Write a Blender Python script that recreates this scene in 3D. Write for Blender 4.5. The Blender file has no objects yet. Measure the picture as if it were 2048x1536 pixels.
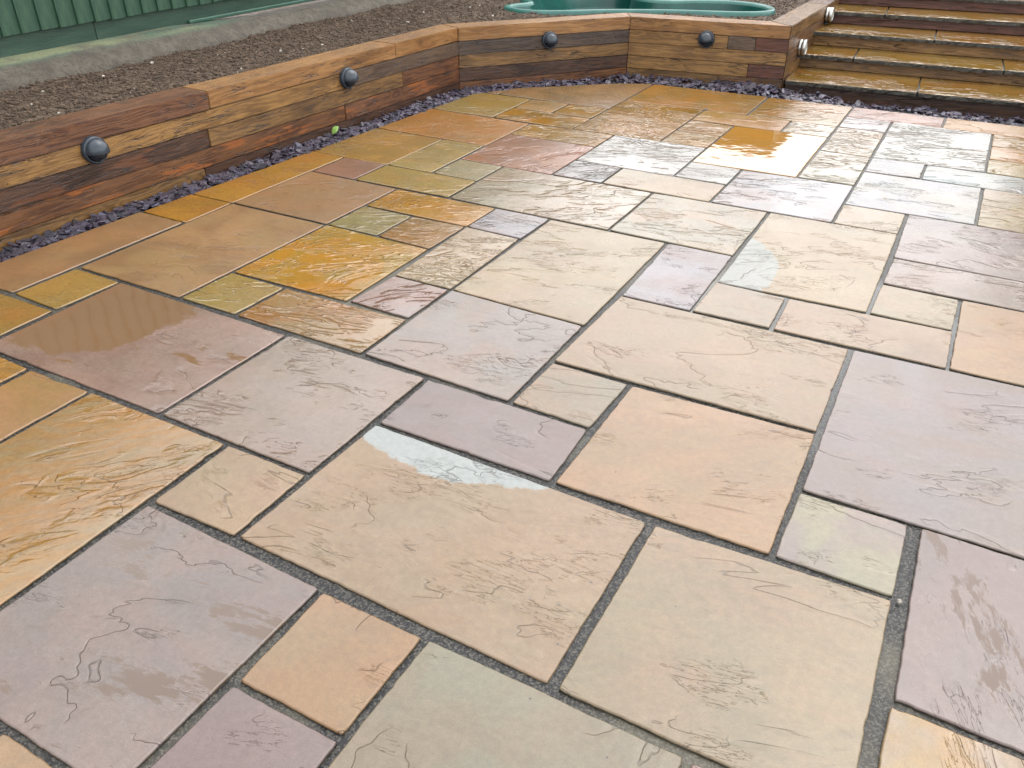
import bpy, bmesh, math, random
from mathutils import Vector, Matrix, noise as mn

random.seed(7)
C = bpy.context.scene.collection
sc = bpy.context.scene

# ------------------------------------------------------------------ camera
cd = bpy.data.cameras.new('camera'); cam = bpy.data.objects.new('camera', cd); C.objects.link(cam)
cd.sensor_width = 36.0; cd.lens = 36.0 * 1632.3 / 2048.0; cd.clip_start = 0.05; cd.clip_end = 500
rx = Vector((0.87528095, 0.48361225, 0.00156676)).normalized()
rz = Vector((-0.40803121, 0.74021951, -0.53440211)).normalized()
ry = rz.cross(rx)
M = Matrix((rx, -ry, -rz)).transposed().to_4x4()
M.translation = Vector((1.35323, -0.99016, 1.43192))
cam.matrix_world = M
sc.camera = cam

# ------------------------------------------------------------------ world and light
SUN_EL, SUN_AZ = math.radians(62), math.radians(20)
w = bpy.data.worlds.new('World'); sc.world = w; w.use_nodes = True
nt = w.node_tree; nt.nodes.clear()
out = nt.nodes.new('ShaderNodeOutputWorld'); bg = nt.nodes.new('ShaderNodeBackground')
sky = nt.nodes.new('ShaderNodeTexSky'); sky.sky_type = 'NISHITA'; sky.sun_disc = False
sky.sun_elevation = SUN_EL; sky.sun_rotation = SUN_AZ; sky.air_density = 1.0; sky.dust_density = 4.0
# overcast: the clear sky seen through an even bank of cloud
mixc = nt.nodes.new('ShaderNodeMix'); mixc.data_type = 'RGBA'; mixc.inputs[0].default_value = 0.9
tcw = nt.nodes.new('ShaderNodeTexCoord'); nz = nt.nodes.new('ShaderNodeTexNoise')
nz.inputs['Scale'].default_value = 2.2; nz.inputs['Detail'].default_value = 4
crw = nt.nodes.new('ShaderNodeMapRange'); crw.inputs[1].default_value = .3; crw.inputs[2].default_value = .7
crw.inputs[3].default_value = 14.5; crw.inputs[4].default_value = 19.5
cmb = nt.nodes.new('ShaderNodeVectorMath'); cmb.operation = 'MULTIPLY'; cmb.inputs[1].default_value = (0.985, 0.995, 1.02)
nt.links.new(tcw.outputs['Generated'], nz.inputs['Vector']); nt.links.new(nz.outputs['Fac'], crw.inputs[0])
# cloud is thinner, so brighter, on the side the sun stands
dt = nt.nodes.new('ShaderNodeVectorMath'); dt.operation = 'DOT_PRODUCT'; dt.inputs[1].default_value = (math.sin(SUN_AZ), math.cos(SUN_AZ), .15)
nt.links.new(tcw.outputs['Generated'], dt.inputs[0])
mr = nt.nodes.new('ShaderNodeMapRange'); mr.interpolation_type = 'SMOOTHSTEP'
for i_, v_ in enumerate((-.6, 1.0, .84, 1.30)): mr.inputs[i_ + 1].default_value = v_
nt.links.new(dt.outputs['Value'], mr.inputs[0])
mm = nt.nodes.new('ShaderNodeMath'); mm.operation = 'MULTIPLY'; nt.links.new(crw.outputs[0], mm.inputs[0]); nt.links.new(mr.outputs[0], mm.inputs[1])
nt.links.new(mm.outputs[0], cmb.inputs[0])
nt.links.new(sky.outputs[0], mixc.inputs[6]); nt.links.new(cmb.outputs[0], mixc.inputs[7])
nt.links.new(mixc.outputs[2], bg.inputs[0]); bg.inputs[1].default_value = 0.10
nt.links.new(bg.outputs[0], out.inputs[0])
sl = bpy.data.lights.new('sun', 'SUN'); sl.energy = 0.6; sl.angle = math.radians(30); sl.color = (1, .96, .9)
so = bpy.data.objects.new('sun', sl); C.objects.link(so)
d = Vector((math.sin(SUN_AZ) * math.cos(SUN_EL), math.cos(SUN_AZ) * math.cos(SUN_EL), math.sin(SUN_EL)))
so.rotation_euler = d.to_track_quat('Z', 'Y').to_euler(); so.location = (0, 0, 12)
sc.view_settings.view_transform = 'Standard'; sc.view_settings.look = 'None'
sc.view_settings.exposure = 0.96; sc.view_settings.gamma = 1; sc.view_settings.use_curve_mapping = False

# ------------------------------------------------------------------ node helpers
class NB:
    def __init__(s, name):
        s.m = bpy.data.materials.new(name); s.m.use_nodes = True; s.t = s.m.node_tree; s.t.nodes.clear()
        s.out = s.t.nodes.new('ShaderNodeOutputMaterial'); s.p = s.t.nodes.new('ShaderNodeBsdfPrincipled')
        s.t.links.new(s.p.outputs[0], s.out.inputs[0])
    def put(s, sock, v):
        if hasattr(v, 'is_linked') or isinstance(v, bpy.types.NodeSocket): s.t.links.new(v, sock)
        else: sock.default_value = v
    def n(s, typ, **k):
        nd = s.t.nodes.new(typ)
        for a, b in k.items(): setattr(nd, a, b)
        return nd
    def math(s, op, a, b=0.0, c=0.0, clamp=False):
        nd = s.n('ShaderNodeMath', operation=op, use_clamp=clamp)
        s.put(nd.inputs[0], a); s.put(nd.inputs[1], b); s.put(nd.inputs[2], c); return nd.outputs[0]
    def vm(s, op, a, b=(0, 0, 0), sc_=None):
        nd = s.n('ShaderNodeVectorMath', operation=op); s.put(nd.inputs[0], a); s.put(nd.inputs[1], b)
        if sc_ is not None: s.put(nd.inputs[3], sc_)
        return nd.outputs[1] if op in ('LENGTH', 'DISTANCE') else nd.outputs[0]
    def noise(s, v, scale, detail=3, rough=.5, dist=0.0, col=False):
        nd = s.n('ShaderNodeTexNoise'); s.put(nd.inputs['Vector'], v); s.put(nd.inputs['Scale'], scale)
        nd.inputs['Detail'].default_value = detail; nd.inputs['Roughness'].default_value = rough
        nd.inputs['Distortion'].default_value = dist
        return nd.outputs['Color' if col else 'Fac']
    def rng(s, v, a, b, c=0.0, d=1.0, smooth=False):
        nd = s.n('ShaderNodeMapRange'); nd.interpolation_type = 'SMOOTHSTEP' if smooth else 'LINEAR'
        for i, x in enumerate((v, a, b, c, d)): s.put(nd.inputs[i], x)
        return nd.outputs[0]
    def mix(s, f, a, b, mode='MIX'):
        nd = s.n('ShaderNodeMix', data_type='RGBA', blend_type=mode)
        s.put(nd.inputs[0], f)
        for i, x in ((6, a), (7, b)):
            if isinstance(x, tuple) and len(x) == 3: x = x + (1,)
            s.put(nd.inputs[i], x)
        return nd.outputs[2]
    def mixf(s, f, a, b):
        nd = s.n('ShaderNodeMix', data_type='FLOAT'); s.put(nd.inputs[0], f); s.put(nd.inputs[2], a); s.put(nd.inputs[3], b)
        return nd.outputs[0]
    def attr(s, name, kind='vec'):
        nd = s.n('ShaderNodeAttribute', attribute_type='OBJECT', attribute_name=name)
        return {'vec': nd.outputs['Vector'], 'col': nd.outputs['Color'], 'fac': nd.outputs['Fac']}[kind]
    def sep(s, v):
        nd = s.n('ShaderNodeSeparateXYZ'); s.put(nd.inputs[0], v); return nd.outputs
    def obj(s): return s.n('ShaderNodeTexCoord').outputs['Object']
    def bump(s, h, dist, strength=1.0, normal=None):
        nd = s.n('ShaderNodeBump'); s.put(nd.inputs['Height'], h); s.put(nd.inputs['Distance'], dist)
        s.put(nd.inputs['Strength'], strength)
        if normal is not None: s.put(nd.inputs['Normal'], normal)
        return nd.outputs[0]
    def set(s, **k):
        nm = dict(col='Base Color', rough='Roughness', ior='IOR', normal='Normal', metal='Metallic',
                  spec='Specular IOR Level', coat='Coat Weight', coatr='Coat Roughness', coatn='Coat Normal', coatior='Coat IOR')
        for a, b in k.items():
            if isinstance(b, tuple) and len(b) == 3: b = b + (1,)
            s.put(s.p.inputs[nm[a]], b)
        return s.m

def stone_material():
    b = NB('riven_sandstone')
    o = b.obj(); seed = b.attr('seed'); par = b.sep(b.attr('par'))       # riven, angle, puddle
    par2 = b.sep(b.attr('par2'))                                         # band, step scale, roughness
    v = b.vm('ADD', o, seed)
    rot = b.n('ShaderNodeVectorRotate', rotation_type='Z_AXIS'); b.put(rot.inputs['Vector'], v); b.put(rot.inputs['Angle'], par[1])
    vr = rot.outputs[0]
    st = b.vm('MULTIPLY', vr, (1.0, 3.3, 1.0))
    warp = b.vm('SCALE', b.vm('SUBTRACT', b.noise(v, 5, 3, .6, col=True), (.5, .5, .5)), (0, 0, 0), .11)
    st = b.vm('ADD', st, warp)
    n1 = b.noise(st, par2[1], 3, .48)
    lev = b.math('MULTIPLY', n1, b.math('MULTIPLY_ADD', par[0], 23.0, 2.2))
    fr = b.math('FRACT', lev); fl = b.math('FLOOR', lev)
    # sharp little ledges, on and off along their length
    onoff = b.rng(b.noise(b.vm('MULTIPLY', vr, (1, 1.7, 1)), 3.4, 4, .55), b.math('MULTIPLY_ADD', par[0], -.20, .575), b.math('MULTIPLY_ADD', par[0], -.20, .64), 0.0, 1, True)
    step = b.rng(fr, 0.0, 0.07, 0, 1, True)
    ramp = b.math('MULTIPLY', fr, .55)
    hs = b.math('MULTIPLY', b.math('MULTIPLY', b.rng(fr, 0.0, b.math('MULTIPLY_ADD', par[0], .11, .012), 0, 1, True), b.rng(fr, .12, .46, 1, 0, True)), onoff)
    hs = b.math('MULTIPLY', hs, b.math('MULTIPLY_ADD', b.math('MULTIPLY', par[0], par[0]), .0030, .0013))
    und = b.math('MULTIPLY', b.noise(v, 3.2, 3, .5), .0038)
    med = b.math('MULTIPLY', b.noise(st, 34, 4, .6), b.math('MULTIPLY_ADD', b.math('MULTIPLY', par[0], par[0]), .0006, .00018))
    fine = b.math('MULTIPLY', b.noise(v, 300, 3, .7), b.math('MULTIPLY', b.math('MULTIPLY', par2[2], par2[2]), .0030))
    # chisel lines
    sc_ = b.noise(b.vm('MULTIPLY', vr, (1, 6, 1)), 11, 4, .6)
    line = b.math('MULTIPLY', b.rng(b.math('ABSOLUTE', b.math('SUBTRACT', sc_, .5)), 0, .012, 1, 0, True), b.math('MULTIPLY', b.rng(onoff, .6, 1, 0, 1), -.0006))
    cn = b.math('ABSOLUTE', b.math('SUBTRACT', b.noise(b.vm('ADD', b.vm('MULTIPLY', vr, (1, 2.0, 1)), (8, 3, 1)), 1.7, 4, .55, .7), .5))
    cm = b.rng(b.noise(b.vm('ADD', v, (1, 6, 2)), 3.0, 2), .50, .56, 0, 1, True)
    crack = b.math('MULTIPLY', b.rng(cn, .0, .0045, 1, 0, True), cm)
    hs = b.math('ADD', hs, b.math('ADD', b.math('MULTIPLY', crack, -.0012), b.math('MULTIPLY', b.math('MULTIPLY', b.rng(cn, 0, .05, 1, 0, True), cm), -.0010)))
    h = b.math('ADD', b.math('ADD', hs, und), b.math('ADD', med, b.math('ADD', fine, line)))
    # water lying in the hollows
    pn = b.noise(b.vm('ADD', st, (3.1, 7.7, 0)), 2.4, 6, .66)
    wet = b.rng(pn, b.math('SUBTRACT', .99, par[2]), b.math('SUBTRACT', 1.03, par[2]), 0, 1, True)
    # the pool given by its own centre and radius
    pool = b.sep(b.attr('pool'))
    pc = b.n('ShaderNodeCombineXYZ'); b.put(pc.inputs[0], pool[0]); b.put(pc.inputs[1], pool[1])
    dist = b.vm('LENGTH', b.vm('MULTIPLY', b.vm('SUBTRACT', o, pc.outputs[0]), (1, 1, 0)))
    dist = b.math('ADD', dist, b.math('MULTIPLY', b.math('SUBTRACT', b.noise(v, 9, 5, .65), .5), .22))
    pl = b.math('MULTIPLY', b.rng(dist, b.math('SUBTRACT', pool[2], .03), pool[2], 1, 0, True), b.math('GREATER_THAN', pool[2], .001))
    wet = b.math('MAXIMUM', wet, pl)
    hw = b.math('ADD', b.math('MULTIPLY', und, .8), .0008)
    wet2 = b.math('MAXIMUM', b.rng(pn, b.math('SUBTRACT', .96, par[2]), b.math('SUBTRACT', 1.03, par[2]), 0, 1, True), b.math('MULTIPLY', b.rng(dist, b.math('SUBTRACT', pool[2], .03), b.math('ADD', pool[2], .02), 1, 0, True), b.math('GREATER_THAN', pool[2], .001)))
    h = b.mixf(wet2, h, hw)
    nrm = b.bump(h, 1.0)
    # colour
    c1 = b.attr('c1', 'col'); c2 = b.attr('c2', 'col'); c3 = b.attr('c3', 'col')
    cl = b.noise(b.vm('ADD', v, (5, 1, 0)), 3.0, 5, .6, .8)
    f = b.rng(cl, .40, .62, 0, 1, True)
    band = b.n('ShaderNodeTexWave', wave_type='BANDS', bands_direction='Y'); b.put(band.inputs['Vector'], b.vm('ADD', vr, b.vm('SCALE', warp, (0, 0, 0), 2.0)))
    band.inputs['Scale'].default_value = 5.5; band.inputs['Distortion'].default_value = 3.5; band.inputs['Detail'].default_value = 3; band.inputs['Detail Scale'].default_value = .8
    f = b.mixf(par2[0], f, b.math('MULTIPLY', band.outputs['Fac'], 1.0))
    col = b.mix(f, c1, c2)
    tn = b.noise(b.vm('ADD', b.vm('MULTIPLY', vr, (1, 1.8, 1)), (2, 9, 4)), 2.6, 4, .55, .6)
    col = b.vm('MULTIPLY', col, b.mix(b.rng(tn, .36, .64, 0, 1, True), (.98, .985, .93), (1.07, .975, .92)))
    vn = b.math('ABSOLUTE', b.math('SUBTRACT', b.noise(b.vm('ADD', b.vm('MULTIPLY', vr, (1, 2.2, 1)), (8, 3, 1)), 2.1, 5, .6, 1.0), .5))
    col = b.mix(b.math('MULTIPLY', b.rng(vn, 0, .035, .22, 0, True), b.math('SUBTRACT', 1.0, wet)), col, b.vm('MULTIPLY', c2, (.78, .66, .58)))
    arc = b.sep(b.attr('arc'))
    ac = b.n('ShaderNodeCombineXYZ'); b.put(ac.inputs[0], arc[0]); b.put(ac.inputs[1], arc[1])
    ad = b.vm('LENGTH', b.vm('MULTIPLY', b.vm('SUBTRACT', o, ac.outputs[0]), (1, 1, 0)))
    ad = b.math('ADD', ad, b.math('MULTIPLY', b.math('SUBTRACT', b.noise(v, 9, 6, .68), .5), .11))
    am = b.math('MULTIPLY', b.rng(ad, b.math('SUBTRACT', arc[2], .010), arc[2], 1, 0, True), b.math('GREATER_THAN', arc[2], .001))
    col = b.mix(b.math('MULTIPLY', am, .85), col, c3)
    g = b.noise(v, 55, 5, .7)
    col = b.mix(1.0, col, b.n('ShaderNodeCombineColor').outputs[0], 'MIX') if False else col
    gv = b.rng(g, .3, .7, .86, 1.12)
    g2 = b.math('MULTIPLY', b.rng(b.noise(v, 500, 2, .7), .3, .7, .84, 1.15), b.rng(b.noise(st, 130, 4, .7), .3, .7, .88, 1.10))
    g3 = b.rng(b.noise(v, 1.7, 2, .5), .35, .65, .92, 1.07)
    gv = b.math('MULTIPLY', b.math('MULTIPLY', gv, g2), g3)
    col = b.vm('SCALE', col, (0, 0, 0), gv)
    # dirt held along ledges, black specks
    dirt = b.math('MULTIPLY', b.rng(fr, 0.0, b.math('MULTIPLY_ADD', par[0], .11, .016), 1, 0, True), b.math('MULTIPLY', onoff, .50))
    col = b.mix(dirt, col, (.07, .05, .035))
    col = b.mix(b.math('MULTIPLY', crack, .45), col, (.06, .042, .03))
    vo = b.n('ShaderNodeTexVoronoi', feature='F1'); b.put(vo.inputs['Vector'], v); vo.inputs['Scale'].default_value = 9
    sp = b.math('MULTIPLY', b.rng(vo.outputs['Distance'], .018, .03, 1, 0), .8)
    col = b.mix(sp, col, (.03, .025, .02))
    # soaked stone under standing water is deeper in colour
    deep = b.attr('deep', 'col')
    col = b.mix(b.math('MULTIPLY', wet, .85), col, deep)
    rough = b.math('ADD', par2[2], b.math('MULTIPLY', b.math('SUBTRACT', b.noise(v, 6, 4, .6), .5), .22), clamp=True)
    rough = b.math('MULTIPLY', rough, b.rng(par[0], .35, .65, 1, .5))
    rough = b.mixf(wet, rough, .045)
    col = b.vm('SCALE', col, (0, 0, 0), .43)
    return b.set(col=col, rough=rough, ior=1.60, normal=nrm)

def mortar_material():
    b = NB('jointing_grit'); o = b.obj()
    vo = b.n('ShaderNodeTexVoronoi', feature='F1'); b.put(vo.inputs['Vector'], o); vo.inputs['Scale'].default_value = 240
    cr = b.n('ShaderNodeValToRGB'); cr.color_ramp.elements[0].color = (.003, .003, .0035, 1); cr.color_ramp.elements[1].color = (.058, .053, .044, 1)
    cr.color_ramp.elements[0].position = .40; cr.color_ramp.elements[1].position = .95
    b.put(cr.inputs[0], b.sep(vo.outputs['Color'])[0])
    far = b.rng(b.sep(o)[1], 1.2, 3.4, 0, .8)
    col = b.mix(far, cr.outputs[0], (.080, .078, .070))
    col = b.mix(b.rng(b.noise(b.vm('ADD', o, (4, 2, 0)), 1.6, 3), .55, .65, 0, .35), col, (.14, .125, .085))
    h = b.math('ADD', b.math('MULTIPLY', b.sep(vo.outputs['Color'])[1], .0022), b.math('MULTIPLY', b.noise(o, 60, 3), .003))
    wt = b.rng(b.math('ADD', b.vm('LENGTH', b.vm('SUBTRACT', o, (1.15, 1.75, 0))), b.math('MULTIPLY', b.noise(o, 2.5, 3), .5)), .85, 1.0, 1, 0)
    h = b.math('MULTIPLY', h, b.rng(wt, 0, 1, 1, .12))
    return b.set(col=col, rough=b.rng(wt, 0, 1, .5, .10), ior=1.4, normal=b.bump(h, 1.0))

def wood_material():
    b = NB('oak_sleeper_wood'); o = b.obj(); v = b.vm('ADD', o, b.attr('seed'))
    c1 = b.attr('c1', 'col'); c2 = b.attr('c2', 'col'); par = b.sep(b.attr('par'))   # orange bruise, roughness, knots
    st = b.vm('MULTIPLY', v, (.55, 9.0, 9.0))
    w1 = b.vm('ADD', st, b.vm('SCALE', b.noise(b.vm('MULTIPLY', v, (1.1, 5, 5)), 1.6, 2, .5, col=True), (0, 0, 0), .8))
    # knots push the grain aside
    kv = b.n('ShaderNodeTexVoronoi', feature='F1'); b.put(kv.inputs['Vector'], b.vm('MULTIPLY', v, (1.0, 2.2, 2.2))); kv.inputs['Scale'].default_value = 2.6
    kd = kv.outputs['Distance']; knot = b.math('MULTIPLY', b.rng(kd, .03, .085, 1, 0, True), par[2])
    ring = b.math('ADD', b.noise(w1, 1.3, 4, .55), b.math('MULTIPLY', b.rng(kd, .05, .26, 1, 0, True), .16))
    gr = b.math('FRACT', b.math('MULTIPLY', ring, 10.0))
    gr = b.rng(b.math('ABSOLUTE', b.math('SUBTRACT', gr, .5)), .05, .5, 0, 1, True)
    fib = b.noise(b.vm('MULTIPLY', v, (6, 150, 150)), 2.0, 4, .65)
    saw = b.noise(b.vm('MULTIPLY', v, (60, 4, 2)), 4.0, 2, .5)
    blot = b.noise(v, 3.2, 4, .6)
    f = b.math('ADD', b.math('MULTIPLY', gr, .62), b.math('ADD', b.rng(fib, .35, .7, 0, .38), b.rng(blot, .4, .65, -.1, .35)), clamp=True)
    col = b.mix(f, c1, c2)
    bru = b.math('MULTIPLY', b.rng(b.noise(b.vm('MULTIPLY', v, (2.0, 9, 13)), 1.5, 4, .55), .55, .59, 0, 1, True), par[0])
    col = b.mix(b.math('MULTIPLY', bru, .7), col, b.mix(fib, (.44, .14, .028), (.26, .075, .018)))
    stain = b.rng(b.noise(b.vm('MULTIPLY', b.vm('ADD', v, (9, 3, 1)), (1.4, 3, 4)), 2.1, 5, .65), .56, .72, 0, .6, True)
    col = b.mix(stain, col, (.035, .022, .016))
    col = b.mix(b.math('MULTIPLY', knot, .9), col, (.022, .012, .008))
    kk = b.n('ShaderNodeTexVoronoi', feature='F1'); b.put(kk.inputs['Vector'], v); kk.inputs['Scale'].default_value = 16
    col = b.mix(b.rng(kk.outputs['Distance'], .05, .09, .85, 0), col, (.02, .012, .008))
    ck = b.math('ABSOLUTE', b.math('SUBTRACT', b.noise(b.vm('MULTIPLY', b.vm('ADD', v, (0, 5, 2)), (1.1, 16, 16)), 1.6, 3, .55), .5))
    ck = b.math('MULTIPLY', b.rng(ck, .0, .014, 1, 0, True), b.rng(b.noise(b.vm('MULTIPLY', v, (1, 3, 3)), 2.6, 2), .48, .56))
    col = b.mix(b.math('MULTIPLY', ck, .85), col, (.012, .008, .006))
    h = b.math('ADD', b.math('MULTIPLY', fib, .0016), b.math('ADD', b.math('MULTIPLY', gr, -.00035), b.math('MULTIPLY', b.noise(b.vm('MULTIPLY', v, (.6, 3, 3)), 6, 3), .004)))
    h = b.math('ADD', h, b.math('MULTIPLY', saw, .0007))
    h = b.math('ADD', h, b.math('MULTIPLY', b.math('ADD', knot, ck), -.003))
    col = b.vm('SCALE', col, (0, 0, 0), .65)
    return b.set(col=col, rough=b.math('ADD', par[1], b.rng(fib, .3, .7, -.06, .12)), ior=1.42, normal=b.bump(h, 1.0))

def slate_material():
    b = NB('plum_slate'); o = b.obj(); g = b.n('ShaderNodeNewGeometry')
    r = g.outputs['Random Per Island']
    rnd = b.n('ShaderNodeObjectInfo').outputs['Random']
    r = b.math('FRACT', b.math('ADD', b.math('MULTIPLY', r, 7.31), b.math('MULTIPLY', rnd, 3.7)))
    cr = b.n('ShaderNodeValToRGB'); e = cr.color_ramp.elements
    e[0].color = (.020, .020, .030, 1); e[1].color = (.085, .088, .125, 1)
    x = e.new(.4); x.color = (.038, .028, .042, 1); x = e.new(.72); x.color = (.052, .036, .056, 1); x = e.new(.94); x.color = (.062, .055, .084, 1)
    b.put(cr.inputs[0], r)
    col = b.vm('SCALE', cr.outputs[0], (0, 0, 0), b.rng(b.noise(o, 90, 4, .6), .3, .7, .62, 1.1))
    h = b.math('MULTIPLY', b.noise(b.vm('MULTIPLY', o, (1, 1.5, 4)), 70, 4, .6), .003)
    return b.set(col=col, rough=b.rng(b.noise(o, 30, 2), .4, .6, .18, .42), ior=1.45, normal=b.bump(h, 1.0))

def simple(name, c1, c2, scale, rough, bs=60, bd=.001, r2=None, metal=0.0, ior=1.45, detail=5, stretch=(1, 1, 1), spec=.5):
    b = NB(name); o = b.vm('MULTIPLY', b.obj(), stretch)
    col = b.mix(b.rng(b.noise(o, scale, detail, .62), .38, .64), c1, c2)
    rr = rough if r2 is None else b.rng(b.noise(o, scale * .7, 3), .4, .6, rough, r2)
    return b.set(col=col, rough=rr, metal=metal, spec=spec, ior=ior, normal=b.bump(b.math('MULTIPLY', b.noise(o, bs, 4, .6), bd), 1.0))

STONE = stone_material(); MORTAR = mortar_material(); WOOD = wood_material(); SLATE = slate_material()
SOIL = simple('garden_soil', (.040, .028, .019), (.105, .075, .053), 14, .9, 130, .010, .7, spec=.25)
CLOD = simple('soil_clod', (.034, .023, .015), (.108, .076, .053), 22, .9, 200, .003, spec=.25)
PEB = simple('pale_pebble', (.22, .20, .16), (.45, .42, .36), 80, .4, 100, .001)
GREEN = simple('green_fence_stain', (.014, .043, .026), (.030, .069, .039), 9, .55, 70, .0012, .42, stretch=(3, 3, .6))
GREENH = simple('green_stain_on_gravel_board', (.012, .035, .023), (.023, .053, .033), 7, .5, 60, .002, .4, stretch=(3, .5, 3))
LEDGE = simple('pale_green_ledge_stain', (.020, .062, .042), (.032, .085, .058), 9, .4, 60, .001)
POND = simple('green_pond_plastic', (.004, .045, .036), (.008, .070, .056), 3, .22, 240, .0004, .36)
RIMM = simple('pond_rim_plastic', (.020, .090, .074), (.036, .122, .102), 6, .28, 120, .0006, .4)
BLACK = simple('blue_black_lamp_paint', (.015, .021, .029), (.022, .031, .042), 40, .32, 400, .0002)
LENS = simple('dark_lamp_lens', (.010, .014, .020), (.016, .022, .030), 30, .14, 300, .0001)
STEEL = simple('brushed_steel', (.30, .30, .29), (.42, .42, .40), 40, .30, 300, .0001, metal=1.0)
OPAL = simple('opal_lamp_lens', (.26, .25, .22), (.34, .33, .29), 20, .2, 100, .0001)
LEAF = simple('fresh_green_leaf', (.16, .30, .06), (.26, .40, .11), 60, .4, 90, .0006)
EDGE = simple('shaded_wet_slab_edge', (.012, .011, .008), (.045, .040, .028), 28, .5, 60, .006)  # wet slab sides; shade in joints and under nosings is in the colour
BARK = simple('tree_bark', (.05, .035, .025), (.10, .075, .05), 12, .8, 30, .01)
CROWN = simple('hedge_leaves', (.025, .055, .015), (.05, .09, .025), 3, .6, 40, .002)
SHEDW = simple('brown_shed_boards', (.10, .055, .03), (.15, .085, .045), 6, .6, 40, .002)
ROOFM = simple('dark_felt_roof', (.03, .03, .03), (.05, .05, .05), 20, .8, 90, .002)

# concrete with moss green spill of fence stain on its top
def concrete():
    b = NB('rough_footing_concrete'); o = b.obj(); z = b.sep(o)
    col = b.mix(b.rng(b.noise(o, 11, 5, .65), .36, .62), (.050, .041, .030), (.095, .082, .060))
    vo = b.noise(o, 42, 4, .7)
    col = b.mix(b.rng(vo, .53, .60, 0, .85), col, (.05, .038, .026))
    gm = b.math('MULTIPLY', b.rng(z[2], .085, .10), b.rng(b.noise(o, 6, 4), .35, .55, .3, .95))
    gm = b.math('MULTIPLY', gm, b.rng(z[0], -.02, -.12, 0, 1))
    col = b.mix(gm, col, b.mix(b.rng(b.noise(b.vm('MULTIPLY', o, (1, .25, 1)), 5, 2), .45, .6), (.055, .10, .065), (.16, .18, .095)))
    h = b.math('ADD', b.math('MULTIPLY', b.noise(o, 45, 5, .7), .018), b.math('MULTIPLY', vo, .012))
    return b.set(col=col, rough=.7, normal=b.bump(h, 1.0))
CONC = concrete()

# ------------------------------------------------------------------ object helpers
def link(name, me, mats=(), parent=None, loc=(0, 0, 0), rot=(0, 0, 0), **pr):
    o = bpy.data.objects.new(name, me); C.objects.link(o)
    o.location = loc; o.rotation_euler = rot
    if parent is not None: o.parent = parent
    if me is not None:
        for m in (mats if isinstance(mats, (list, tuple)) else [mats]): me.materials.append(m)
    for k, v in pr.items(): o[k] = v
    return o
def mesh(name, vs, fs, smooth=False, mi=None):
    me = bpy.data.meshes.new(name); me.from_pydata(vs, [], fs); me.update()
    if smooth:
        for p in me.polygons: p.use_smooth = True
    if mi:
        for p, k in zip(me.polygons, mi): p.material_index = k
    return me
def from_bm(name, bm, smooth=False):
    bmesh.ops.recalc_face_normals(bm, faces=bm.faces)
    me = bpy.data.meshes.new(name); bm.to_mesh(me); bm.free()
    if smooth:
        for p in me.polygons: p.use_smooth = True
    return me
def hexa(bm, bot, top):
    vs = [bm.verts.new(p) for p in bot] + [bm.verts.new(p) for p in top]
    n = len(bot)
    bm.faces.new(vs[:n][::-1]); bm.faces.new(vs[n:])
    for i in range(n):
        j = (i + 1) % n; bm.faces.new((vs[i], vs[j], vs[n + j], vs[n + i]))
    return vs
def boxbm(x0, x1, y0, y1, z0, z1, bev=.003, seg=1):
    bm = bmesh.new(); q = [(x0, y0), (x1, y0), (x1, y1), (x0, y1)]
    hexa(bm, [(a, b, z0) for a, b in q], [(a, b, z1) for a, b in q])
    if bev: bmesh.ops.bevel(bm, geom=bm.edges[:], offset=bev, segments=seg, affect='EDGES')
    return bm
def seedv(): return [random.uniform(-50, 50), random.uniform(-50, 50), random.uniform(-50, 50)]

# ------------------------------------------------------------------ patio
# patio slabs: (a0, a1, b0, b1) in 300 mm modules, a = away from the camera (Y), b = to the right (X)
PAL = {  # main, second, soaked
 'ochre': ((.42, .205, .016), (.35, .170, .020), (.20, .075, .008)),
 'gold':  ((.39, .200, .026), (.30, .180, .038), (.20, .100, .012)),
 'olive': ((.35, .235, .058), (.30, .215, .065), (.15, .100, .020)),
 'green': ((.32, .265, .120), (.28, .225, .095), (.12, .100, .035)),
 'tan':   ((.335, .195, .088), (.295, .168, .078), (.15, .070, .028)),
 'rust':  ((.33, .150, .075), (.27, .130, .072), (.15, .060, .028)),
 'pinkb': ((.29, .198, .155), (.26, .170, .125), (.16, .080, .038)),
 'lilac': ((.255, .203, .178), (.240, .182, .155), (.15, .090, .050)),
 'pink':  ((.275, .208, .172), (.255, .185, .146), (.16, .095, .050)),
 'cream': ((.335, .255, .150), (.310, .225, .142), (.20, .120, .045)),
 'beige': ((.320, .230, .150), (.300, .202, .130), (.17, .105, .045)),
 'apric': ((.350, .218, .115), (.320, .208, .122), (.22, .100, .030)),
 'grey':  ((.205, .195, .140), (.230, .190, .125), (.14, .110, .060)),
 'purp':  ((.185, .135, .125), (.205, .152, .138), (.12, .070, .045)),
 'white': ((.300, .285, .240), (.275, .250, .200), (.20, .150, .070)),
}
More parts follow.
